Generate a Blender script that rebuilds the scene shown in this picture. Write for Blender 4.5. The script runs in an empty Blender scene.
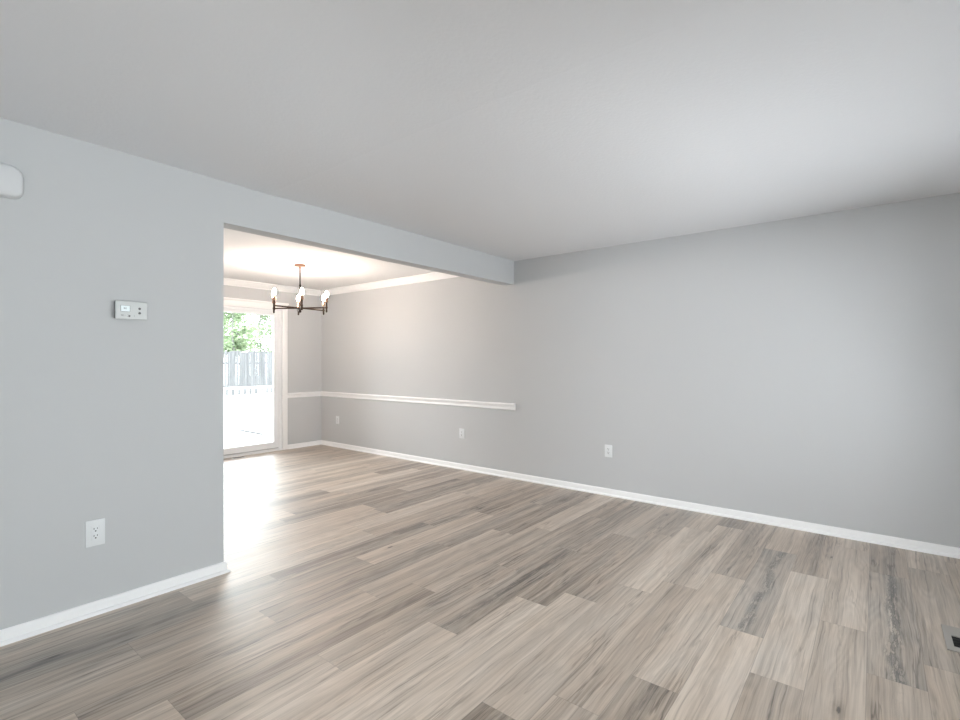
import bpy, bmesh, math, random
from mathutils import Vector, Matrix
random.seed(7)
S = bpy.context.scene
COL = S.collection
R = math.radians

# ------------------------------------------------------------------ camera
YAW = 0.678082                      # camera axis, measured from +X towards +Y
CAM_H = 1.3077
FPX = 495.26
cam_d = bpy.data.cameras.new('camera')
cam = bpy.data.objects.new('camera', cam_d)
COL.objects.link(cam)
cam.location = (0, 0, CAM_H)
cam.rotation_euler = (math.pi / 2, 0, YAW - math.pi / 2)
cam_d.sensor_fit = 'HORIZONTAL'
cam_d.sensor_width = 36
cam_d.lens = 36 * FPX / 960
cam_d.shift_x = (480 - 475.67) / 960
cam_d.shift_y = (362.0 - 360) / 960
cam_d.clip_start = 0.02
S.camera = cam

# ------------------------------------------------------------------ world, sun, daylight, exposure
S.view_settings.view_transform = 'Standard'
S.view_settings.look = 'None'
S.view_settings.gamma = 1
S.view_settings.use_curve_mapping = False
S.view_settings.exposure = 0.0
w = bpy.data.worlds.new('sky')
S.world = w
w.use_nodes = True
w.node_tree.nodes['Background'].inputs[0].default_value = (0.90, 0.95, 1.0, 1)
w.node_tree.nodes['Background'].inputs[1].default_value = 13.0


def light(name, kind, loc, rot, **kw):
    d = bpy.data.lights.new(name, kind)
    for k, v in kw.items():
        setattr(d, k, v)
    o = bpy.data.objects.new(name, d)
    o.location = loc
    o.rotation_euler = rot
    COL.objects.link(o)
    return o


# sun, high and along the back of the house: lights the deck, barely enters the rooms
light('sun', 'SUN', (0, 12, 9), (R(12), R(-38), 0), energy=1.5, angle=R(3), color=(1, 0.97, 0.92))
# daylight through the living room's front window (behind the camera, to its right)
light('front_window_daylight', 'AREA', (2.6, -1.45, 1.38), (R(90), 0, 0), shape='RECTANGLE',
      size=2.8, size_y=1.7, energy=68, color=(0.92, 0.955, 1.0))
light('ceiling_fill', 'AREA', (3.1, -1.6, 0.8), (R(130), 0, 0), shape='RECTANGLE',  # added fill lamp outside the window, tilted up to brighten the ceiling
      size=1.5, size_y=1.0, energy=74, color=(0.93, 0.95, 1.0))
# daylight through the glazed entry door (behind the camera, to its left)
light('entry_daylight', 'AREA', (-0.80, -1.45, 0.8), (R(90), 0, 0), shape='RECTANGLE',
      size=0.9, size_y=1.3, energy=88, color=(0.91, 0.96, 1.0))
# added lamp in a made-up hall, throwing a soft patch onto the long wall
light('hall_patch_fill', 'AREA', (-4.5, 0.62, 1.93), (0, R(-90), 0), shape='RECTANGLE',
      size=0.35, size_y=0.6, energy=200, color=(0.94, 0.97, 1.0))
# added unseen lamp, brightening the right wall and sharpening the beam's shadow
light('dining_side_fill', 'AREA', (0.05, 5.1, 2.02), (0, R(-90), 0), shape='RECTANGLE',
      size=0.2, size_y=1.4, energy=21, color=(1.0, 0.93, 0.88))
S.cycles.diffuse_bounces = 8
# sampling portal for the sky in the patio door
p_ = light('patio_portal', 'AREA', (3.0, 7.05, 1.05), (R(-90), 0, 0), shape='RECTANGLE',
           size=1.84, size_y=2.05, energy=1)
p_.data.cycles.is_portal = True

# ------------------------------------------------------------------ materials


def mat(name, color, rough=0.6, spec=0.3, metal=0.0, bump=None):
    m = bpy.data.materials.new(name)
    m.use_nodes = True
    nt = m.node_tree
    b = nt.nodes['Principled BSDF']
    b.inputs['Base Color'].default_value = (*color, 1)
    b.inputs['Roughness'].default_value = rough
    b.inputs['Specular IOR Level'].default_value = spec
    b.inputs['Metallic'].default_value = metal
    if bump:
        scale, strength, detail = bump
        tc = nt.nodes.new('ShaderNodeTexCoord')
        n = nt.nodes.new('ShaderNodeTexNoise')
        n.inputs['Scale'].default_value = scale
        n.inputs['Detail'].default_value = detail
        bp = nt.nodes.new('ShaderNodeBump')
        bp.inputs['Strength'].default_value = strength
        bp.inputs['Distance'].default_value = 0.004
        nt.links.new(tc.outputs['Object'], n.inputs['Vector'])
        nt.links.new(n.outputs['Fac'], bp.inputs['Height'])
        nt.links.new(bp.outputs['Normal'], b.inputs['Normal'])
    return m


def emis(name, color, strength):
    m = bpy.data.materials.new(name)
    m.use_nodes = True
    nt = m.node_tree
    nt.nodes.remove(nt.nodes['Principled BSDF'])
    e = nt.nodes.new('ShaderNodeEmission')
    e.inputs[0].default_value = (*color, 1)
    e.inputs[1].default_value = strength
    nt.links.new(e.outputs[0], nt.nodes['Material Output'].inputs[0])
    return m


WALL = mat('wall_paint', (0.54, 0.55, 0.555), 0.75, 0.25, bump=(90, 0.06, 3))
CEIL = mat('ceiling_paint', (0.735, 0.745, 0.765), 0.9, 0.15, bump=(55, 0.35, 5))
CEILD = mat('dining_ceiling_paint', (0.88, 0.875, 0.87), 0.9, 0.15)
TRIM = mat('white_trim', (0.90, 0.90, 0.90), 0.4, 0.4)
VINYL = mat('white_vinyl', (0.84, 0.85, 0.86), 0.4, 0.4)
PLASTIC = mat('white_plastic', (0.74, 0.76, 0.77), 0.35, 0.45)
GREYPL = mat('grey_plastic', (0.16, 0.165, 0.165), 0.5, 0.4)
THERMO = mat('thermostat_plastic', (0.62, 0.64, 0.635), 0.4, 0.4)
DARK = mat('dark_slot', (0.02, 0.02, 0.02), 0.8, 0.1)
LCD = emis('lcd', (0.86, 0.97, 1.0), 0.95)
BRONZE = mat('oiled_bronze', (0.05, 0.032, 0.022), 0.35, 0.5, 0.85)
COPPER = mat('warm_bronze', (0.34, 0.19, 0.13), 0.35, 0.5, 0.8)
CREAM = mat('candle_sleeve', (0.62, 0.50, 0.42), 0.5, 0.3)
BULB = emis('bulb_glow', (1.0, 0.82, 0.70), 310)
ALU = mat('brushed_metal', (0.40, 0.375, 0.345), 0.4, 0.4, 0.2)
THRESH = mat('threshold_metal', (0.55, 0.55, 0.55), 0.4, 0.5, 0.4)
DECK = mat('deck_boards', (0.36, 0.355, 0.35), 0.7, 0.2)
STRIP = mat('strip_dark', (0.022, 0.023, 0.025), 0.7, 0.2)  # plain dark colour for the deck strip
BARK = mat('bark', (0.16, 0.155, 0.15), 0.9, 0.1)
LAWN = mat('yard', (0.48, 0.47, 0.44), 0.9, 0.1, bump=(30, 0.5, 4))


def glass_mat():
    m = bpy.data.materials.new('window_glass')
    m.use_nodes = True
    nt = m.node_tree
    nt.nodes.remove(nt.nodes['Principled BSDF'])
    t = nt.nodes.new('ShaderNodeBsdfTransparent')
    t.inputs[0].default_value = (0.97, 0.985, 0.98, 1)
    g = nt.nodes.new('ShaderNodeBsdfGlossy')
    g.inputs['Roughness'].default_value = 0.02
    f = nt.nodes.new('ShaderNodeFresnel')
    f.inputs[0].default_value = 1.45
    mx = nt.nodes.new('ShaderNodeMixShader')
    nt.links.new(f.outputs[0], mx.inputs[0])
    nt.links.new(t.outputs[0], mx.inputs[1])
    nt.links.new(g.outputs[0], mx.inputs[2])
    nt.links.new(mx.outputs[0], nt.nodes['Material Output'].inputs[0])
    return m


GLASS = glass_mat()


def leaf_mat(name, c1, c2):
    m = bpy.data.materials.new(name)
    m.use_nodes = True
    nt = m.node_tree
    b = nt.nodes['Principled BSDF']
    b.inputs['Roughness'].default_value = 0.6
    b.inputs['Specular IOR Level'].default_value = 0.2
    tc = nt.nodes.new('ShaderNodeTexCoord')
    n = nt.nodes.new('ShaderNodeTexNoise')
    n.inputs['Scale'].default_value = 2.5
    n.inputs['Detail'].default_value = 4
    r = nt.nodes.new('ShaderNodeValToRGB')
    r.color_ramp.elements[0].position = 0.35
    r.color_ramp.elements[1].position = 0.65
    r.color_ramp.elements[0].color = (*c1, 1)
    r.color_ramp.elements[1].color = (*c2, 1)
    nt.links.new(tc.outputs['Object'], n.inputs['Vector'])
    nt.links.new(n.outputs['Fac'], r.inputs[0])
    nt.links.new(r.outputs[0], b.inputs['Base Color'])
    tr = nt.nodes.new('ShaderNodeBsdfTranslucent')
    nt.links.new(r.outputs[0], tr.inputs[0])
    mx = nt.nodes.new('ShaderNodeMixShader')
    mx.inputs[0].default_value = 0.4
    nt.links.new(b.outputs[0], mx.inputs[1])
    nt.links.new(tr.outputs[0], mx.inputs[2])
    nt.links.new(mx.outputs[0], nt.nodes['Material Output'].inputs[0])
    return m


LEAF = [leaf_mat('spring_leaves', (0.19, 0.265, 0.145), (0.34, 0.41, 0.27)),
        leaf_mat('pale_leaves', (0.21, 0.275, 0.165), (0.36, 0.42, 0.30))]


def fence_mat():
    m = bpy.data.materials.new('weathered_fence')
    m.use_nodes = True
    nt = m.node_tree
    b = nt.nodes['Principled BSDF']
    b.inputs['Roughness'].default_value = 0.85
    b.inputs['Specular IOR Level'].default_value = 0.15
    tc = nt.nodes.new('ShaderNodeTexCoord')
    mp = nt.nodes.new('ShaderNodeMapping')
    mp.inputs['Scale'].default_value = (6.2, 6.2, 0.25)
    n = nt.nodes.new('ShaderNodeTexNoise')
    n.inputs['Scale'].default_value = 1.6
    n.inputs['Detail'].default_value = 4
    r = nt.nodes.new('ShaderNodeValToRGB')
    r.color_ramp.elements[0].position = 0.38
    r.color_ramp.elements[1].position = 0.6
    r.color_ramp.elements[0].color = (0.078, 0.08, 0.083, 1)
    r.color_ramp.elements[1].color = (0.115, 0.117, 0.119, 1)
    nt.links.new(tc.outputs['Object'], mp.inputs[0])
    nt.links.new(mp.outputs[0], n.inputs['Vector'])
    nt.links.new(n.outputs['Fac'], r.inputs[0])
    nt.links.new(r.outputs[0], b.inputs['Base Color'])
    return m


FENCE = fence_mat()


class NG:
    """tiny node-graph helper"""

    def __init__(self, nt):
        self.nt = nt

    def _set(self, sock, v):
        if isinstance(v, bpy.types.NodeSocket):
            self.nt.links.new(v, sock)
        else:
            sock.default_value = v

    def math(self, op, a, b=0.0, c=None, clamp=False):
        n = self.nt.nodes.new('ShaderNodeMath')
        n.operation = op
        n.use_clamp = clamp
        self._set(n.inputs[0], a)
        self._set(n.inputs[1], b)
        if c is not None:
            self._set(n.inputs[2], c)
        return n.outputs[0]

    def vec(self, x, y, z=0.0):
        n = self.nt.nodes.new('ShaderNodeCombineXYZ')
        for i, v in enumerate((x, y, z)):
            self._set(n.inputs[i], v)
        return n.outputs[0]

    def noise(self, v, scale=1.0, detail=3, rough=0.55, dist=0.0):
        n = self.nt.nodes.new('ShaderNodeTexNoise')
        self._set(n.inputs['Vector'], v)
        n.inputs['Scale'].default_value = scale
        n.inputs['Detail'].default_value = detail
        n.inputs['Roughness'].default_value = rough
        n.inputs['Distortion'].default_value = dist
        return n.outputs['Fac']

    def ramp(self, v, lo, hi, t0=0.0, t1=1.0):
        n = self.nt.nodes.new('ShaderNodeMapRange')
        n.interpolation_type = 'SMOOTHSTEP'
        self._set(n.inputs[0], v)
        for i, q in enumerate((lo, hi, t0, t1)):
            n.inputs[1 + i].default_value = q
        return n.outputs[0]

    def mix(self, f, a, b):
        n = self.nt.nodes.new('ShaderNodeMix')
        n.data_type = 'RGBA'
        self._set(n.inputs[0], f)
        for i, q in ((6, a), (7, b)):
            if isinstance(q, tuple):
                q = (*q, 1)
            self._set(n.inputs[i], q)
        return n.outputs[2]


def floor_mat():
    m = bpy.data.materials.new('vinyl_planks')
    m.use_nodes = True
    nt = m.node_tree
    b = nt.nodes['Principled BSDF']
    g = NG(nt)
    uv = nt.nodes.new('ShaderNodeUVMap')
    uv.uv_map = 'grain'
    s = nt.nodes.new('ShaderNodeSeparateXYZ')
    nt.links.new(uv.outputs[0], s.inputs[0])
    u, v = s.outputs[0], s.outputs[1]
    uv2 = nt.nodes.new('ShaderNodeUVMap')
    uv2.uv_map = 'edge'
    s2 = nt.nodes.new('ShaderNodeSeparateXYZ')
    nt.links.new(uv2.outputs[0], s2.inputs[0])
    eu, ev = s2.outputs[0], s2.outputs[1]        # metres from plank start / side
    at = nt.nodes.new('ShaderNodeAttribute')
    at.attribute_name = 'tone'
    s3 = nt.nodes.new('ShaderNodeSeparateColor')
    nt.links.new(at.outputs['Color'], s3.inputs[0])
    tone, grey, rustic = s3.outputs[0], s3.outputs[1], s3.outputs[2]
    # wavy coordinate so that the grain meanders
    wob = g.noise(g.vec(g.math('MULTIPLY', u, 2.2), g.math('MULTIPLY', v, 5.0)), 1.0, 2)
    vw = g.math('MULTIPLY_ADD', wob, 0.030, v)
    fine = g.noise(g.vec(g.math('MULTIPLY', u, 3.5), g.math('MULTIPLY', vw, 150.0)), 1.0, 4, 0.7)
    mid = g.noise(g.vec(g.math('MULTIPLY', u, 0.9), g.math('MULTIPLY', vw, 48.0)), 1.0, 4, 0.62)
    broad = g.noise(g.vec(g.math('MULTIPLY', u, 0.45), g.math('MULTIPLY', vw, 11.0)), 1.0, 2, 0.5)
    blot = g.noise(g.vec(g.math('MULTIPLY', u, 2.5), g.math('MULTIPLY', v, 7.0)), 1.0, 3, 0.5)
    lines = g.noise(g.vec(g.math('MULTIPLY', u, 1.3), g.math('MULTIPLY', vw, 95.0)), 1.0, 3, 0.5)
    lines = g.ramp(lines, 0.54, 0.70)
    # cathedral rings
    ringn = g.noise(g.vec(g.math('MULTIPLY', u, 1.1), g.math('MULTIPLY', v, 7.5)), 1.0, 1, 0.4)
    ring = g.math('SINE', g.math('MULTIPLY', ringn, 75.0))
    ring = g.math('MULTIPLY_ADD', ring, 0.5, 0.5)
    # thin dark veins
    vein = g.noise(g.vec(g.math('MULTIPLY', u, 0.85), g.math('MULTIPLY', vw, 15.0)), 1.0, 4, 0.55)
    vein = g.ramp(g.math('ABSOLUTE', g.math('SUBTRACT', vein, 0.5)), 0.0, 0.026, 1.0, 0.0)
    vmask = g.noise(g.vec(g.math('MULTIPLY', u, 1.7), g.math('MULTIPLY', v, 6.0), 3.3), 1.0, 2)
    vein = g.math('MULTIPLY', vein, g.ramp(vmask, 0.42, 0.62))
    # knots
    vo = nt.nodes.new('ShaderNodeTexVoronoi')
    nt.links.new(g.vec(g.math('MULTIPLY', u, 2.6), g.math('MULTIPLY', vw, 7.5)), vo.inputs['Vector'])
    vo.inputs['Scale'].default_value = 1.0
    sel = nt.nodes.new('ShaderNodeSeparateColor')
    nt.links.new(vo.outputs['Color'], sel.inputs[0])
    kn = g.noise(g.vec(g.math('MULTIPLY', u, 45.0), g.math('MULTIPLY', v, 70.0)), 1.0, 3)
    kd = g.math('MULTIPLY_ADD', kn, 0.09, vo.outputs['Distance'])
    knot = g.math('MULTIPLY', g.ramp(kd, 0.085, 0.125, 1.0, 0.0), g.math('GREATER_THAN', sel.outputs[0], 0.72))
    halo = g.math('MULTIPLY', g.ramp(kd, 0.06, 0.34, 1.0, 0.0), g.math('GREATER_THAN', sel.outputs[0], 0.72))
    # rustic burl: a ragged dark streak down the plank where "rustic" is set
    rn = g.noise(g.vec(g.math('MULTIPLY', u, 6.5), g.math('MULTIPLY', v, 40.0)), 1.0, 6, 0.72)
    cen = g.math('MULTIPLY_ADD', g.noise(g.vec(g.math('MULTIPLY', u, 3.0), 0.0, 9.0), 1.0, 2), 0.09, 0.045)
    rd = g.math('ABSOLUTE', g.math('SUBTRACT', ev, cen))
    rband = g.ramp(rd, 0.004, 0.042, 1.0, 0.0)
    burl = g.math('MULTIPLY', g.math('MULTIPLY', g.ramp(rn, 0.40, 0.66), rband), rustic)
    burlline = g.math('MULTIPLY', g.math('MULTIPLY', g.ramp(g.math('ABSOLUTE', g.math('SUBTRACT', rn, 0.5)), 0.0, 0.045, 1.0, 0.0), rband), rustic)

    val = g.math('MULTIPLY_ADD', tone, 0.92, 0.02)
    val = g.math('MULTIPLY_ADD', g.math('SUBTRACT', fine, 0.5), 0.62, val)
    val = g.math('MULTIPLY_ADD', g.math('SUBTRACT', mid, 0.5), 0.8, val)
    val = g.math('MULTIPLY_ADD', g.math('SUBTRACT', broad, 0.5), 0.95, val)
    val = g.math('MULTIPLY_ADD', g.math('SUBTRACT', ring, 0.5), 0.09, val)
    val = g.math('MULTIPLY_ADD', lines, -0.24, g.math('ADD', val, 0.03))
    val = g.math('MULTIPLY_ADD', vein, -0.30, val)
    val = g.math('MULTIPLY_ADD', halo, -0.22, val)
    val = g.math('MULTIPLY_ADD', burl, -0.36, val, clamp=True)
    warm = nt.nodes.new('ShaderNodeValToRGB')
    cr = warm.color_ramp
    cr.elements[0].position = 0.0
    cr.elements[0].color = (0.135, 0.098, 0.071, 1)
    cr.elements[1].position = 1.0
    cr.elements[1].color = (0.71, 0.60, 0.495, 1)
    e = cr.elements.new(0.5)
    e.color = (0.455, 0.366, 0.286, 1)
    nt.links.new(val, warm.inputs[0])
    cool = nt.nodes.new('ShaderNodeValToRGB')
    cr = cool.color_ramp
    cr.elements[0].position = 0.0
    cr.elements[0].color = (0.085, 0.080, 0.072, 1)
    cr.elements[1].position = 1.0
    cr.elements[1].color = (0.66, 0.605, 0.54, 1)
    e = cr.elements.new(0.5)
    e.color = (0.37, 0.335, 0.295, 1)
    nt.links.new(val, cool.inputs[0])
    gf = g.math('ADD', g.math('MULTIPLY', grey, 0.65), g.math('MULTIPLY', g.math('SUBTRACT', blot, 0.5), 1.1))
    gf = g.math('ADD', gf, g.math('MULTIPLY', burl, 0.7), clamp=True)
    col = g.mix(gf, warm.outputs[0], cool.outputs[0])
    col = g.mix(g.math('MULTIPLY', burlline, 0.8), col, (0.05, 0.047, 0.045))
    col = g.mix(g.math('MULTIPLY', knot, 0.85), col, (0.045, 0.034, 0.026))
    # bevelled joints
    ed = g.math('MINIMUM', ev, g.math('SUBTRACT', 0.1915, ev))
    ln = at = nt.nodes.new('ShaderNodeAttribute')
    ln.attribute_name = 'length'
    eend = g.math('MINIMUM', eu, g.math('SUBTRACT', ln.outputs['Fac'], eu))
    ed = g.math('MINIMUM', ed, eend)
    joint = g.ramp(ed, 0.0006, 0.0016, 1.0, 0.0)
    col = g.mix(g.math('MULTIPLY', joint, 0.38), col, (0.07, 0.052, 0.04))
    nt.links.new(col, b.inputs['Base Color'])
    rg = g.math('MULTIPLY_ADD', fine, 0.10, 0.38)
    nt.links.new(rg, b.inputs['Roughness'])
    b.inputs['Specular IOR Level'].default_value = 0.9
    b.inputs['Coat Weight'].default_value = 0.6           # clear wear layer
    b.inputs['Coat Roughness'].default_value = 0.46
    bp = nt.nodes.new('ShaderNodeBump')
    bp.inputs['Strength'].default_value = 0.25
    bp.inputs['Distance'].default_value = 0.0012
    h = g.math('SUBTRACT', fine, joint)
    nt.links.new(h, bp.inputs['Height'])
    nt.links.new(bp.outputs['Normal'], b.inputs['Normal'])
    return m


FLOOR = floor_mat()

# ------------------------------------------------------------------ mesh helpers


def add_box(bm, lo, hi, bevel=0.0, seg=2):
    lo, hi = Vector(lo), Vector(hi)
    r = bmesh.ops.create_cube(bm, size=1)
    for v in r['verts']:
        v.co = Vector([(lo[i] + hi[i]) / 2 + v.co[i] * (hi[i] - lo[i]) for i in range(3)])
    if bevel:
        es = list({e for v in r['verts'] for e in v.link_edges})
        bmesh.ops.bevel(bm, geom=es, offset=bevel, segments=seg, affect='EDGES', profile=0.5)


def add_tube(bm, a, b, r0, r1=None, seg=16):
    a, b = Vector(a), Vector(b)
    r1 = r0 if r1 is None else r1
    d = b - a
    q = d.to_track_quat('Z', 'Y').to_matrix().to_4x4()
    bmesh.ops.create_cone(bm, cap_ends=True, segments=seg, radius1=r0, radius2=r1, depth=d.length,
                          matrix=Matrix.Translation((a + b) / 2) @ q)


def add_lathe(bm, prof, seg=20, off=(0, 0, 0)):
    off = Vector(off)
    rings = []
    for r, z in prof:
        if r < 1e-6:
            rings.append([bm.verts.new(off + Vector((0, 0, z)))])
        else:
            rings.append([bm.verts.new(off + Vector((r * math.cos(2 * math.pi * k / seg), r * math.sin(2 * math.pi * k / seg), z))) for k in range(seg)])
    for a, b in zip(rings, rings[1:]):
        for k in range(seg):
            j = (k + 1) % seg
            if len(a) == 1 and len(b) > 1:
                bm.faces.new((a[0], b[j], b[k]))
            elif len(b) == 1 and len(a) > 1:
                bm.faces.new((a[k], a[j], b[0]))
            elif len(a) > 1:
                bm.faces.new((a[k], a[j], b[j], b[k]))


def add_profile(bm, prof, path, closed_ends=True):
    """sweep a profile (out, up) along a list of (point, outward 2-D offset direction)"""
    rings = []
    for (p, n) in path:
        rings.append([bm.verts.new(Vector((p[0] + n[0] * o, p[1] + n[1] * o, p[2] + z))) for o, z in prof])
    k = len(prof)
    for a, b in zip(rings, rings[1:]):
        for i in range(k):
            j = (i + 1) % k
            bm.faces.new((a[i], a[j], b[j], b[i]))
    if closed_ends:
        bm.faces.new(rings[0][::-1])
        bm.faces.new(rings[-1])


def obj(name, bm, material, parent=None, smooth=False, kind=None):
    bmesh.ops.recalc_face_normals(bm, faces=bm.faces[:])
    me = bpy.data.meshes.new(name)
    bm.to_mesh(me)
    bm.free()
    if material:
        me.materials.append(material)
    if smooth:
        for p in me.polygons:
            p.use_smooth = True
        me.set_sharp_from_angle(angle=R(35))
    o = bpy.data.objects.new(name, me)
    COL.objects.link(o)
    if parent:
        o.parent = parent
    if kind:
        o['kind'] = kind
    return o


def boxobj(name, lo, hi, material, parent=None, bevel=0.0, kind=None, seg=2):
    bm = bmesh.new()
    add_box(bm, lo, hi, bevel, seg)
    return obj(name, bm, material, parent, smooth=bevel > 0, kind=kind)


def boxes(name, lst, material, parent=None, kind=None, bevel=0.0):
    bm = bmesh.new()
    for lo, hi in lst:
        add_box(bm, lo, hi, bevel)
    return obj(name, bm, material, parent, kind=kind, smooth=bevel > 0)


def tag(o, label, cat, group=None):
    o['label'] = label
    o['category'] = cat
    if group:
        o['group'] = group
    return o


def thing(name, label, cat, loc=(0, 0, 0), rot=(0, 0, 0), group=None):
    o = bpy.data.objects.new(name, None)
    o.empty_display_size = 0.1
    COL.objects.link(o)
    o.location = loc
    o.rotation_euler = rot
    return tag(o, label, cat, group)


def copy_tree(o, parent=None):
    c = o.copy()
    COL.objects.link(c)
    c.parent = parent
    for ch in list(o.children):
        copy_tree(ch, c)
    return c


# ------------------------------------------------------------------ the shell
XR, YL, YF, H = 4.605, 3.155, 6.865, 2.44
XE, BEAM, TH = 1.416, 2.176, 0.127
X0, Y0 = -1.6, -1.20               # living room's left and front walls
XD = 0.75                          # dining room's left wall

# floor: planks 0.1915 x 1.3 m laid across the room, each with its own tone and grain
ROW, PL, YB = 0.1915, 1.30, -0.165
JOINT = {0: 2.655, 1: 3.05, 2: 2.352, 3: 2.68, 4: 2.02, 5: 1.71, 6: 1.5, 7: 2.507, 8: 2.30, 9: 1.795, 10: 2.58,
         11: 3.345, 12: 1.80, 13: 2.61, 14: 0.778, 15: 2.87, 16: 3.737, 17: 1.167, 18: 2.854, 19: 4.19}
# (row, plank start) -> tone, grey, rustic
LOOK = {(0, 2.655): (.46, .75, 1.0), (0, 3.955): (.42, .3, .25), (1, 3.05): (.70, .3, 0), (1, 1.75): (.60, .3, .1),
        (2, 2.352): (.80, .45, .05), (2, 3.652): (.42, .15, .2), (2, 1.052): (.5, .2, 0), (3, 2.68): (.50, .85, .8),
        (3, 3.98): (.60, .0, 0), (3, 1.38): (.78, .2, .1), (4, 2.02): (.74, .2, .1), (4, 3.32): (.38, .25, .2),
        (5, 1.71): (.50, .15, .1), (5, 3.01): (.66, .35, .2), (6, 1.5): (.66, .4, .1), (6, 2.8): (.74, .3, .0), (6, 4.1): (.5, .2, 0),
        (7, 2.507): (.44, .3, .2), (7, 1.207): (.72, .35, .1), (8, 2.30): (.36, .25, .2), (8, 1.0): (.72, .35, .1),
        (9, 1.795): (.42, .5, .6), (9, .495): (.66, .3, .1), (10, 1.28): (.48, .3, .3), (10, 2.58): (.42, .3, .2),
        (11, 3.345): (.66, .2, 0), (11, 2.045): (.5, .35, .1), (12, 1.8): (.56, .25, .1), (14, -.522): (.52, .5, 0),
        (14, .778): (.36, .4, .1), (14, 2.078): (.6, .2, .1), (15, 2.87): (.36, .25, .2), (15, .27): (.34, .9, .3), (15, -1.03): (.34, .9, .3), (16, .0): (.42, .6, .0)}
rnd = random.Random(21)


def build_floor():
    verts, faces, uvg, uve, tones, lens = [], [], [], [], [], []
    xa, xb, ya, yb = X0 - 0.1, XR + 0.1, Y0 - 0.1, YF + 0.12
    k0 = math.floor((ya - YB) / ROW)
    k1 = math.ceil((yb - YB) / ROW)
    for k in range(k0, k1):
        y0, y1 = YB + k * ROW, YB + (k + 1) * ROW
        j = JOINT.get(k, rnd.uniform(0, PL))
        i = math.floor((xa - j) / PL)
        while True:
            s = j + i * PL
            if s >= xb:
                break
            e = s + PL
            ca, cb = max(s, xa), min(e, xb)
            da, db = max(y0, ya), min(y1, yb)
            look = None
            for (rk, rs), lv in LOOK.items():
                if rk == k and abs(rs - s) < 0.2:
                    look = lv
            r3 = (min(0.9, max(0.2, rnd.gauss(0.52, 0.14))), rnd.uniform(0.0, 0.6), max(0, rnd.uniform(-0.5, 0.5)))
            if 6 <= k <= 22 and s > 1.9:              # the darker boards along the long wall
                r3 = (r3[0] - 0.13, r3[1], r3[2])
            look = look or r3
            su, sv = rnd.uniform(0, 90), rnd.uniform(0, 40)
            if cb > ca and db > da:
                n = len(verts)
                quad = [(ca, da), (cb, da), (cb, db), (ca, db)]
                verts += [(x, y, 0) for x, y in quad]
                faces.append((n, n + 1, n + 2, n + 3))
                for x, y in quad:
                    uvg.append((x - s + su, y - y0 + sv))
                    uve.append((x - s, y - y0))
                tones.append(look)
                lens.append(PL)
            i += 1
    me = bpy.data.meshes.new('floor')
    me.from_pydata(verts, [], faces)
    for nm, data in (('grain', uvg), ('edge', uve)):
        l = me.uv_layers.new(name=nm)
        for q, t in enumerate(data):
            l.data[q].uv = t
    a = me.attributes.new('tone', 'FLOAT_COLOR', 'FACE')
    for q, t in enumerate(tones):
        a.data[q].color = (*t, 1)
    a = me.attributes.new('length', 'FLOAT', 'FACE')
    for q, t in enumerate(lens):
        a.data[q].value = t
    me.materials.append(FLOOR)
    o = bpy.data.objects.new('floor', me)
    COL.objects.link(o)
    o['kind'] = 'structure'
    return o


build_floor()
boxobj('floor_slab', (X0 - .1, Y0 - .1, -0.2), (XR + .1, YF + .12, -0.004), mat('subfloor', (0.2, 0.18, 0.16)), kind='structure')

# walls
boxes('wall_left', [((X0, YL, 0), (XE, YL + TH, H)), ((XE, YL, BEAM), (XR, YL + TH, H))], WALL, kind='structure')
boxobj('wall_right', (XR, Y0 - .1, 0), (XR + .1, YF + .12, H), WALL, kind='structure')
DX0, DX1, DZ = 2.09, 3.93, 2.072    # patio door opening
boxes('wall_back', [((XD, YF, 0), (DX0, YF + .12, H)), ((DX1, YF, 0), (XR, YF + .12, H)), ((DX0, YF, DZ), (DX1, YF + .12, H))], WALL, kind='structure')
WX0, WX1, WZ0, WZ1 = 1.25, 3.95, 0.55, 2.15
EX0, EX1, EZ1 = -1.2, -0.3, 2.2
boxes('wall_front', [((X0, Y0 - .1, 0), (EX0, Y0, H)), ((EX0, Y0 - .1, EZ1), (EX1, Y0, H)), ((EX1, Y0 - .1, 0), (WX0, Y0, H)),
                     ((WX0, Y0 - .1, 0), (WX1, Y0, WZ0)), ((WX0, Y0 - .1, WZ1), (WX1, Y0, H)), ((WX1, Y0 - .1, 0), (XR, Y0, H))], WALL, kind='structure')
boxes('wall_entry', [((X0 - .1, Y0 - .1, 0), (X0, .22, H)), ((X0 - .1, 1.22, 0), (X0, YL + TH, H)), ((X0 - .1, .22, 2.05), (X0, 1.22, H))], WALL, kind='structure')  # doorway added to frame the hall lamp's patch on the long wall
boxes('wall_added_hall', [((-4.7, -.3, 0), (X0 - .1, -.2, H)), ((-4.7, 1.6, 0), (X0 - .1, 1.7, H)), ((-4.8, -.3, 0), (-4.7, 1.7, H))], WALL, kind='structure')  # made-up hall, built only around the lamp behind the doorway
boxobj('ceiling_added_hall', (-4.8, -.3, H), (X0 - .1, 1.7, H + .12), CEIL, kind='structure')
boxobj('floor_added_hall', (-4.8, -.3, -.2), (X0 - .1, 1.7, 0), mat('added_hall_floor', (0.33, 0.27, 0.22)), kind='structure')
boxes('wall_dining', [((XD - .1, YL + TH, 0), (XD, 4.1, H)), ((XD - .1, 6.1, 0), (XD, YF + .12, H)), ((XD - .1, 4.1, 2.25), (XD, 6.1, H))], WALL, kind='structure')  # opening added so the unseen side lamp reaches the dining room
boxes('wall_lamp_alcove', [((-.2, 4.0, 0), (-.1, 6.2, H)), ((-.1, 4.0, 0), (XD - .1, 4.1, H)), ((-.1, 6.1, 0), (XD - .1, 6.2, H)), ((-.1, 4.1, 2.3), (XD - .1, 6.1, H))], WALL, kind='structure')  # alcove added around the unseen side lamp


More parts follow.
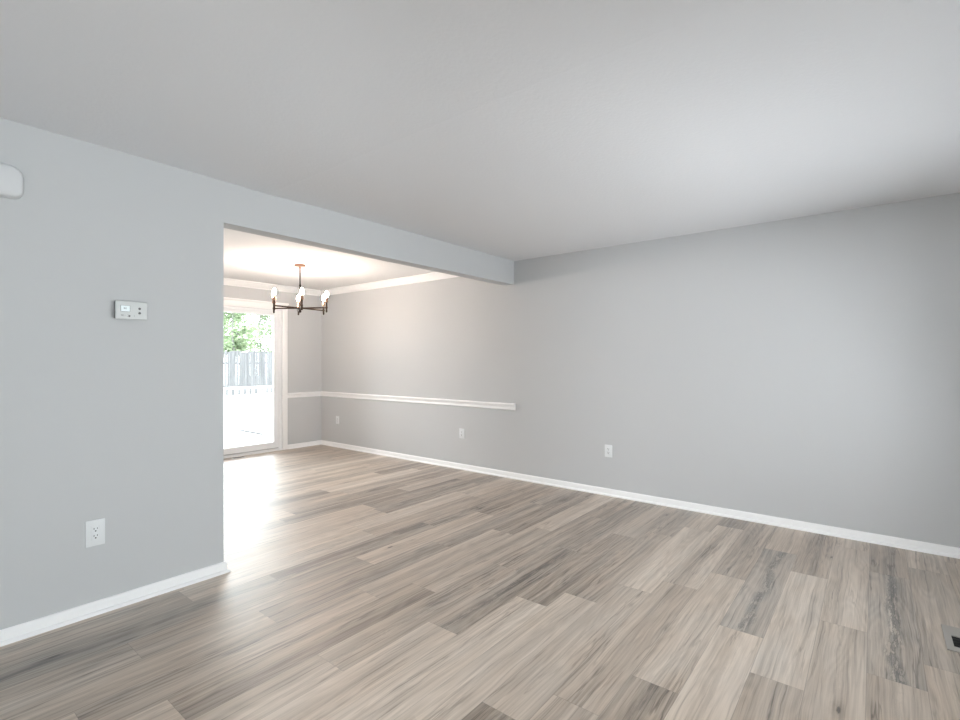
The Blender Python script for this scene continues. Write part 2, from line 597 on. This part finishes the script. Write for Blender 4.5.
def build_ceiling():
    """plasterboard ceiling with a slight added sag, shaped for a faint shade line along the room at x = 1.7"""
    xs = sorted(set([X0 - .1 + (XR + .2 - X0) * q / 60 for q in range(61)] + [1.7, 1.66, 1.74, 1.6, 1.8]))
    bm = bmesh.new()
    ya, yb = Y0 - .1, YL + TH * .5
    lo, hi = [], []
    for x in xs:
        z = H - 0.014 * math.exp(-abs(x - 1.7) / 0.45)  # added crease shades one side darker, imitating a faint shadow line
        lo.append((bm.verts.new((x, ya, z)), bm.verts.new((x, yb, z))))
        hi.append((bm.verts.new((x, ya, H + .12)), bm.verts.new((x, yb, H + .12))))
    for q in range(len(xs) - 1):
        bm.faces.new((lo[q][0], lo[q + 1][0], lo[q + 1][1], lo[q][1]))
        bm.faces.new((hi[q][0], hi[q][1], hi[q + 1][1], hi[q + 1][0]))
        for e in (0, 1):
            bm.faces.new((lo[q][e], hi[q][e], hi[q + 1][e], lo[q + 1][e]))
    for q in (0, -1):
        bm.faces.new((lo[q][0], lo[q][1], hi[q][1], hi[q][0]))
    return obj('ceiling', bm, CEIL, kind='structure')


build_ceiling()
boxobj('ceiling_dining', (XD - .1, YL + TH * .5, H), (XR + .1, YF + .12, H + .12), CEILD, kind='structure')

# baseboards: flat board with eased top and a shoe moulding
BASE = [(0, 0), (0.030, 0), (0.029, 0.007), (0.024, 0.014), (0.015, 0.018), (0.014, 0.050), (0.011, 0.060), (0.006, 0.066), (0, 0.066)]


def base(name, pts, prof=BASE):
    bm = bmesh.new()
    add_profile(bm, prof, pts)
    return obj(name, bm, TRIM, kind='structure')


base('baseboard_right', [((XR, Y0, 0), (-1, 0)), ((XR, YF, 0), (-1, -1))])
base('baseboard_back', [((4.012, YF, 0), (0, -1)), ((XR, YF, 0), (-1, -1))])
base('baseboard_left', [((X0, YL, 0), (0, -1)), ((XE, YL, 0), (1, -1)), ((XE, YL + TH, 0), (1, 1)), ((XD, YL + TH, 0), (0, 1))])
base('baseboard_front', [((EX1 + .08, Y0, 0), (0, 1)), ((XR, Y0, 0), (0, 1))])

# chair rail and crown of the dining room
RAIL = [(0, 0), (0.010, 0.002), (0.016, 0.012), (0.014, 0.030), (0.020, 0.046), (0.031, 0.056), (0.033, 0.066), (0.028, 0.075), (0, 0.077)]
base('trim_1', [((4.012, YF, 0.765), (0, -1)), ((XR, YF, 0.765), (-1, -1)), ((XR, 3.135, 0.765), (-1, 0))], RAIL)
CROWN = [(0, 0), (0.012, 0), (0.016, 0.014), (0.030, 0.030), (0.048, 0.052), (0.056, 0.066), (0.066, 0.072), (0.068, 0.088), (0, 0.088)]
base('trim_2', [((XD, YF, H - 0.088), (0, -1)), ((XR, YF, H - 0.088), (-1, -1)), ((XR, YL + TH, H - 0.088), (-1, 1)), ((XD, YL + TH, H - 0.088), (0, 1))], CROWN)

# ------------------------------------------------------------------ patio door
door = bpy.data.objects.new('door_1', None)
COL.objects.link(door)
door.location = (3.01, YF, 0)
door['kind'] = 'structure'


def dpart(name, lst, m, parent=None, bevel=0.0):
    """boxes given in world coordinates, parented to the door"""
    L = Vector(door.location)
    return boxes(name, [(Vector(a) - L, Vector(b) - L) for a, b in lst], m, parent or door, bevel=bevel)


yi = YF - 0.018
dpart('casing', [((DX1 + .002, yi, 0), (DX1 + .082, YF - .001, DZ + .002)), ((DX0 - .082, yi, 0), (DX0 - .002, YF - .001, DZ + .002)),
                 ((DX0 - .082, yi - .002, DZ + .002), (DX1 + .082, YF - .001, DZ + .085)), ((DX0 - .095, yi - .012, DZ + .085), (DX1 + .095, YF - .001, DZ + .112))], TRIM, bevel=0.003)
dpart('frame', [((DX1 - .042, YF + .002, 0.02), (DX1, YF + .118, DZ)), ((DX0, YF + .002, 0.02), (DX0 + .042, YF + .118, DZ)),
                ((DX0 + .042, YF + .002, DZ - .04), (DX1 - .042, YF + .118, DZ)), ((DX0, YF - .012, 0.0), (DX1, YF + .118, 0.03))], VINYL)
dpart('track', [((DX0 + .042, YF + .028, 0.03), (DX1 - .042, YF + .034, 0.045)), ((DX0 + .042, YF + .072, 0.03), (DX1 - .042, YF + .078, 0.045))], THRESH)


def panel(name, x0, x1, y0, y1):
    sw, rb, rt = 0.075, 0.085, 0.04
    p = dpart(name, [((x0, y0, .046), (x0 + sw, y1, DZ - .042)), ((x1 - sw, y0, .046), (x1, y1, DZ - .042)),
                     ((x0 + sw, y0, .046), (x1 - sw, y1, .046 + rb)), ((x0 + sw, y0, DZ - .042 - rt), (x1 - sw, y1, DZ - .042))], VINYL)
    ym = (y0 + y1) / 2
    dpart('pane', [((x0 + sw, ym - .003, .046 + rb), (x1 - sw, ym + .003, DZ - .042 - rt))], GLASS, p)
    return p


panel('fixed_panel', DX0 + .043, 3.04, YF + .058, YF + .092)
sp = panel('sliding_panel', 2.97, DX1 - .043, YF + .014, YF + .048)
dpart('handle', [((2.99, YF - .020, .92), (3.012, YF + .0135, 1.16))], VINYL, sp, bevel=0.006)

# ------------------------------------------------------------------ front window and entry door glass (behind the camera)
win = bpy.data.objects.new('window_1', None)
COL.objects.link(win)
win['kind'] = 'structure'
boxes('casing', [((WX0 - .07, Y0 + .0005, WZ0 - .07), (WX0, Y0 + .018, WZ1 + .07)), ((WX1, Y0 + .0005, WZ0 - .07), (WX1 + .07, Y0 + .018, WZ1 + .07)),
                 ((WX0, Y0 + .0005, WZ1), (WX1, Y0 + .018, WZ1 + .07)), ((WX0, Y0 + .0005, WZ0 - .07), (WX1, Y0 + .018, WZ0))], TRIM, win)
fw = .04
mull = [WX0 + (WX1 - WX0) * q for q in (0.333, 0.667)]
boxes('frame', [((WX0, Y0 - .08, WZ0), (WX0 + fw, Y0 - .03, WZ1)), ((WX1 - fw, Y0 - .08, WZ0), (WX1, Y0 - .03, WZ1)),
                ((WX0 + fw, Y0 - .08, WZ0), (WX1 - fw, Y0 - .03, WZ0 + fw)), ((WX0 + fw, Y0 - .08, WZ1 - fw), (WX1 - fw, Y0 - .03, WZ1))]
      + [((q - .03, Y0 - .08, WZ0 + fw), (q + .03, Y0 - .03, WZ1 - fw)) for q in mull], VINYL, win)
cuts = [WX0 + fw, mull[0] - .03, mull[0] + .03, mull[1] - .03, mull[1] + .03, WX1 - fw]
for q in range(3):
    boxobj('pane', (cuts[2 * q], Y0 - .058, WZ0 + fw), (cuts[2 * q + 1], Y0 - .052, WZ1 - fw), GLASS, win)
d2 = bpy.data.objects.new('door_2', None)
COL.objects.link(d2)
d2['kind'] = 'structure'
boxes('casing', [((EX0 - .07, Y0 + .0005, 0), (EX0, Y0 + .018, EZ1 + .07)), ((EX1, Y0 + .0005, 0), (EX1 + .07, Y0 + .018, EZ1 + .07)),
                 ((EX0, Y0 + .0005, EZ1), (EX1, Y0 + .018, EZ1 + .07))], TRIM, d2)
boxes('frame', [((EX0, Y0 - .08, 0), (EX0 + .09, Y0 - .03, EZ1)), ((EX1 - .09, Y0 - .08, 0), (EX1, Y0 - .03, EZ1)),
                ((EX0 + .09, Y0 - .08, 0), (EX1 - .09, Y0 - .03, .2)), ((EX0 + .09, Y0 - .08, EZ1 - .1), (EX1 - .09, Y0 - .03, EZ1))], VINYL, d2)
boxobj('pane', (EX0 + .09, Y0 - .058, .2), (EX1 - .09, Y0 - .052, EZ1 - .1), GLASS, d2)

# ------------------------------------------------------------------ chandelier
CX, CY = 3.205, 5.205
ch = thing('chandelier', 'bronze six-arm candle chandelier hanging from the dining room ceiling', 'chandelier', (CX, CY, H))
Fv = Vector((CX, CY, 0)).normalized()        # one arm pair lies almost along the line from the living room corner
Rv = Vector((Fv.y, -Fv.x, 0))
bm = bmesh.new()
add_lathe(bm, [(0, -0.0005), (0.062, -0.0005), (0.063, -0.012), (0.058, -0.022), (0.014, -0.026), (0.011, -0.045), (0, -0.045)], 28)
obj('canopy', bm, COPPER, ch, smooth=True)
AZ = 1.935 - H
bm = bmesh.new()
add_tube(bm, (0, 0, -0.04), (0, 0, AZ + 0.03), 0.0075)
add_lathe(bm, [(0, -0.23), (0.0075, -0.23), (0.011, -0.235), (0.011, -0.25), (0.0075, -0.255), (0, -0.255)], 16)
obj('rod', bm, BRONZE, ch, smooth=True)
bm = bmesh.new()
add_lathe(bm, [(0, AZ + .036), (0.012, AZ + .036), (0.016, AZ + .022), (0.034, AZ + .018), (0.036, AZ), (0.034, AZ - .018), (0.016, AZ - .022),
               (0.013, AZ - .032), (0.017, AZ - .040), (0.012, AZ - .052), (0, AZ - .056)], 24)
obj('hub', bm, BRONZE, ch, smooth=True)
RHO = 0.323
for k in range(6):
    phi = R(-86.6 + 60 * k)
    d = Rv * math.cos(phi) + Fv * math.sin(phi)
    tip = d * RHO
    bm = bmesh.new()
    add_tube(bm, d * 0.03 + Vector((0, 0, AZ)), tip + Vector((0, 0, AZ)), 0.0085)
    arm = obj('arm', bm, BRONZE, ch, smooth=True)
    bm = bmesh.new()
    add_lathe(bm, [(0, 1.878 - H), (0.006, 1.880 - H), (0.0105, 1.888 - H), (0.0105, 1.925 - H), (0.0135, 1.929 - H), (0.0135, 1.941 - H), (0.0105, 1.945 - H),
                   (0.0105, 1.995 - H), (0, 1.995 - H)], 16, tip)
    obj('stem', bm, BRONZE, arm, smooth=True)
    bm = bmesh.new()
    add_lathe(bm, [(0, 1.994 - H), (0.011, 1.994 - H), (0.021, 2.000 - H), (0.021, 2.010 - H), (0.0165, 2.012 - H), (0.0165, 2.052 - H), (0, 2.052 - H)], 18, tip)
    obj('candle_cup', bm, COPPER, arm, smooth=True)
    bm = bmesh.new()
    add_lathe(bm, [(0, 2.052 - H), (0.008, 2.053 - H), (0.017, 2.063 - H), (0.0205, 2.078 - H), (0.0195, 2.094 - H), (0.013, 2.112 - H), (0.006, 2.123 - H), (0, 2.127 - H)], 18, tip)
    bulb = obj('bulb', bm, BULB, arm, smooth=True)

# ------------------------------------------------------------------ wall outlets


def plate(w_, h_, label, loc, rz, group='duplex outlets along the long grey wall', deco=True):
    """local: wall plane y=0, room towards -y"""
    t = thing('wall_outlet', label, 'outlet', loc, (0, 0, rz), group)
    boxobj('cover_plate', (-w_ / 2, -.007, -h_ / 2), (w_ / 2, -.0005, h_ / 2), PLASTIC, t, bevel=.003)
    f = boxobj('socket_face', (-.018, -.0095, -.036), (.018, -.006, .036), PLASTIC, t, bevel=.0012)
    for s in (1, -1):
        boxes('socket', [((-.0085, -.0102, s * .018 + .001), (-.0055, -.0092, s * .018 + .009)), ((.0055, -.0102, s * .018 + .002), (.0085, -.0092, s * .018 + .009)),
                         ((-.003, -.0102, s * .018 - .010), (.003, -.0092, s * .018 - .004))], DARK, f)
    for s in (1, -1):
        bm = bmesh.new()
        add_tube(bm, (0, -.0068, s * .047), (0, -.008, s * .047), .0032, seg=12)
        obj('screw', bm, PLASTIC, t)
    return t


o0 = plate(.083, .135, 'white duplex outlet on the partition wall below the thermostat', (.764, YL, .421), 0, 'outlet')
del o0['group']
o1 = plate(.078, .120, 'white outlet on the long right wall, nearest the camera', (XR, 2.033, .435), R(-90))
for (y, z, lb) in ((3.923, .435, 'white outlet on the right wall under the free end of the chair rail'),
                   (6.435, .415, 'tiny far white outlet under the chair rail, near the back corner')):
    c = copy_tree(o1)
    c.location = (XR, y, z)
    c['label'] = lb

# ------------------------------------------------------------------ thermostat
t = thing('thermostat', 'white rectangular thermostat with lit screen on the left wall', 'thermostat', (.918, YL, 1.586))
boxobj('back_plate', (-.0735, -.022, -.046), (.072, -.0005, .046), GREYPL, t, bevel=.004)
boxobj('body', (-.0745, -.034, -.049), (.0745, -.020, .049), THERMO, t, bevel=.006, seg=4)
sc = boxobj('screen_bezel', (-.052, -.0352, -.009), (-.008, -.033, .025), GREYPL, t, bevel=.0008)
boxobj('screen', (-.0505, -.0358, -.0075), (-.010, -.0345, .0235), LCD, sc)
boxes('digits', [((-.038, -.0362, .004), (-.034, -.0356, .014)), ((-.030, -.0362, .004), (-.026, -.0356, .014)), ((-.034, -.0362, .008), (-.030, -.0356, .010))], mat('lcd_digit', (0.35, 0.4, 0.42)), sc)
for z in (.0115, -.0125):
    bm = bmesh.new()
    add_tube(bm, (.036, -.033, z), (.036, -.0365, z), .0068, .0058, seg=18)
    obj('button', bm, GREYPL, t, smooth=True)
boxes('switch', [((-.016, -.0356, -.036), (-.008, -.0335, -.026))], GREYPL, t)
INK = mat('marking_ink', (0.28, 0.29, 0.29))
boxes('marking', [((-.050, -.0347, -.030), (-.0455, -.0338, -.026)), ((-.046, -.0347, -.0263), (-.038, -.0338, -.0245)), ((-.046, -.0347, -.032), (-.038, -.0338, -.0297))], INK, t)
for lo, hi in (((-.034, -.0347, -.0295), (-.030, -.0338, -.028)), ((-.022, -.0347, -.0345), (-.0145, -.0338, -.0333)), ((-.022, -.0347, -.026), (-.0145, -.0338, -.0248)),
               ((.010, -.0347, -.033), (.0115, -.0338, -.026))):
    boxobj('marking', lo, hi, INK, t)

# ------------------------------------------------------------------ door chime box, high on the partition wall
CHIME = mat('chime_plastic', (0.64, 0.65, 0.66), 0.4, 0.4)
t = thing('door_chime', 'white rounded plastic box mounted high on the left wall', 'chime', (.392, YL, 2.146))
bm = bmesh.new()
pts = []
hw, hh, rt_, rb_ = .088, .074, .056, .034
for (cx, cz, rr, a0) in ((hw - rt_, hh - rt_, rt_, 0), (-hw + rt_, hh - rt_, rt_, 90), (-hw + rb_, -hh + rb_, rb_, 180), (hw - rb_, -hh + rb_, rb_, 270)):
    for q in range(9):
        a = R(a0 + q * 90 / 8)
        pts.append((cx + rr * math.cos(a), cz + rr * math.sin(a)))
rings = []
for (sc_, y) in ((1.0, -.0005), (1.0, -.030), (.985, -.042), (.94, -.051), (.85, -.056), (.6, -.059)):
    rings.append([bm.verts.new((x * sc_, y, z * sc_)) for x, z in pts])
n = len(pts)
for a, b in zip(rings, rings[1:]):
    for q in range(n):
        bm.faces.new((a[q], a[(q + 1) % n], b[(q + 1) % n], b[q]))
bm.faces.new(rings[0])
bm.faces.new(rings[-1])
obj('cover', bm, CHIME, t, smooth=True)
boxobj('vent_slot', (-.05, -.0565, -.058), (.030, -.040, -.052), DARK, t, bevel=.002)

# ------------------------------------------------------------------ floor registers
t = thing('floor_register', 'metal floor vent with a dark opening at the right edge of the floor', 'vent', (3.232, -.40, 0))
a_, b_ = .1375, .143
hx0, hx1 = -.092, .030
boxes('frame', [((-a_, -b_, .0002), (hx0, b_, .006)), ((hx1, -b_, .0002), (a_, b_, .006)), ((hx0, b_ - .027, .0002), (hx1, b_, .006)), ((hx0, -b_, .0002), (hx1, -b_ + .027, .006))], ALU, t)
boxobj('opening', (hx0, -b_ + .027, .0002), (hx1, b_ - .027, .0015), DARK, t)
boxes('louver', [((hx0 + .03 + q * .031, -b_ + .03, .0015), (hx0 + .034 + q * .031, b_ - .03, .003)) for q in range(3)], mat('louver_shadow', (0.035, 0.033, 0.03), 0.7, 0.2), t)
t = thing('floor_register', 'small white floor vent with dark slots in front of the glass patio door', 'vent', (3.235, 6.765, 0))
boxobj('frame', (-.085, -.035, .0002), (.085, .035, .004), TRIM, t)
boxes('slot', [((-.070 + q * .0185, -.025, .0038), (-.055 + q * .0185, .025, .0048)) for q in range(8)], DARK, t)

# ------------------------------------------------------------------ outdoors
boxobj('deck', (-1.0, YF + .13, -.22), (9.5, 11.0, -.12), DECK, kind='structure')
gr = boxobj('ground', (-30, YF + .2, -.6), (45, 60, -.35), LAWN, kind='structure')
boxobj('ground_front', (-30, -40, -.6), (45, YF + .2, -.35), mat('front_walk', (0.13, 0.125, 0.12), 0.9, 0.1), kind='structure')
boxobj('wall_sky_block', (-12, -9.2, -.35), (14, -9.0, 3.2), mat('sky_block_grey', (0.30, 0.29, 0.28)), kind='structure')  # added unseen wall, keeping low sky light out of the living room
boxobj('roof_sky_block', (-7.0, -9.0, 2.6), (9.5, Y0 - .1, 2.72), TRIM, kind='structure')  # added unseen slab, keeping overhead sky light off the front windows
t = thing('deck_railing', 'overexposed white railing at the outer edge of the deck', 'railing', (4.3, 10.85, -.12))
boxes('top_rail', [((-5.2, -.045, .84), (5.1, .045, .88))], VINYL, t)
boxes('bottom_rail', [((-5.2, -.02, .08), (5.1, .02, .13))], VINYL, t)
for q in range(5):
    boxobj('post', (-5.2 + q * 2.55, -.05, 0), (-5.1 + q * 2.55, .05, .95), VINYL, t)
for q in range(80):
    x = -5.05 + q * .128
    if min(abs(x + 5.15 - 2.55 * i) for i in range(5)) > .06:
        boxobj('baluster', (x - .018, -.018, .13), (x + .018, .018, .84), VINYL, t)
tag(boxobj('deck_strip', (4.93, 9.35, -.1195), (5.0, 10.25, -.105), STRIP), 'thin dark strip lying on the white deck outside', 'strip')

t = thing('board_fence', 'weathered grey vertical board fence beyond the deck', 'fence', (10, 25, -.35))
rr = random.Random(3)
bm = bmesh.new()
x = -16.0
while x < 16:
    wd = .145
    hgt = 2.2 + rr.uniform(-.05, .05)
    dy = rr.uniform(-.012, .012)
    add_box(bm, (x, -.012 + dy, 0), (x + wd - rr.uniform(.004, .02), .012 + dy, hgt))
    x += wd
obj('boards', bm, FENCE, t)
boxes('rail', [((-16, .03, .4), (16, .07, .5)), ((-16, .03, 1.55), (16, .07, 1.65))], FENCE, t)
for q in range(13):
    boxobj('post', (-16 + q * 2.6, .07, 0), (-15.9 + q * 2.6, .17, 1.95), FENCE, t)


def tree(x, y, h, crown, seed, leafm, label):
    rr = random.Random(seed)
    t = thing('tree', label, 'tree', (x, y, -.35), group='spring trees beyond the fence')
    bm = bmesh.new()
    lean = Vector((rr.uniform(-.06, .06), rr.uniform(-.06, .06), 1))
    p = Vector((0, 0, 0))
    r0 = .05 + h * .004
    segs = 7
    ends = []
    for q in range(segs):
        n_ = p + lean * (h * .9 / segs) + Vector((rr.uniform(-.1, .1), rr.uniform(-.1, .1), 0))
        ra, rb = r0 * (1 - q / segs * .8), r0 * (1 - (q + 1) / segs * .8)
        add_tube(bm, p, n_, ra, rb, 8)
        if q >= 1:
            for s in range(3):
                an = rr.uniform(0, 6.28)
                ln = crown * rr.uniform(.5, 1.0)
                e = n_ + Vector((math.cos(an) * ln, math.sin(an) * ln, ln * rr.uniform(.2, .8)))
                add_tube(bm, n_, e, rb * .45, .01, 5)
                ends.append((n_.lerp(e, .55), ln))
                ends.append((e, ln))
        p = n_
    obj('trunk', bm, BARK, t)
    bm = bmesh.new()
    for (e, ln) in ends:
        for q in range(170):
            c = e + Vector((rr.gauss(0, .36), rr.gauss(0, .36), rr.gauss(0, .3))) * ln * .9
            if c.z < .9:
                continue
            s = rr.uniform(.07, .15)
            m = Matrix.Rotation(rr.uniform(0, 6.28), 3, 'Z') @ Matrix.Rotation(rr.uniform(-1.2, 1.2), 3, 'X')
            vs = [bm.verts.new(c + m @ Vector(k)) for k in ((-s, 0, 0), (0, -s * .5, 0.01), (s, 0, 0), (0, s * .5, .01))]
            bm.faces.new(vs)
    obj('foliage', bm, leafm, t)


TREES = [(13.0, 27.6, 8, 1.25, 'slim pale green tree nearest behind the fence, at the left of the glass'),
         (16.6, 31.4, 9, 1.4, 'light green tree behind the fence, near the right edge of the glass'),
         (16.2, 36.4, 11, 1.4, 'tall pale tree farthest back, between the two nearer trees'),
         (8.8, 31.2, 10, 1.3, 'tall tree behind the fence, left of the glass and hidden by the partition'),
         (19.3, 28.0, 9, 1.4, 'light green tree behind the fence, far right and hidden by the long wall')]
for q, (x, y, h, c, lb) in enumerate(TREES):
    tree(x, y, h, c, 40 + q, LEAF[q % 2], lb)
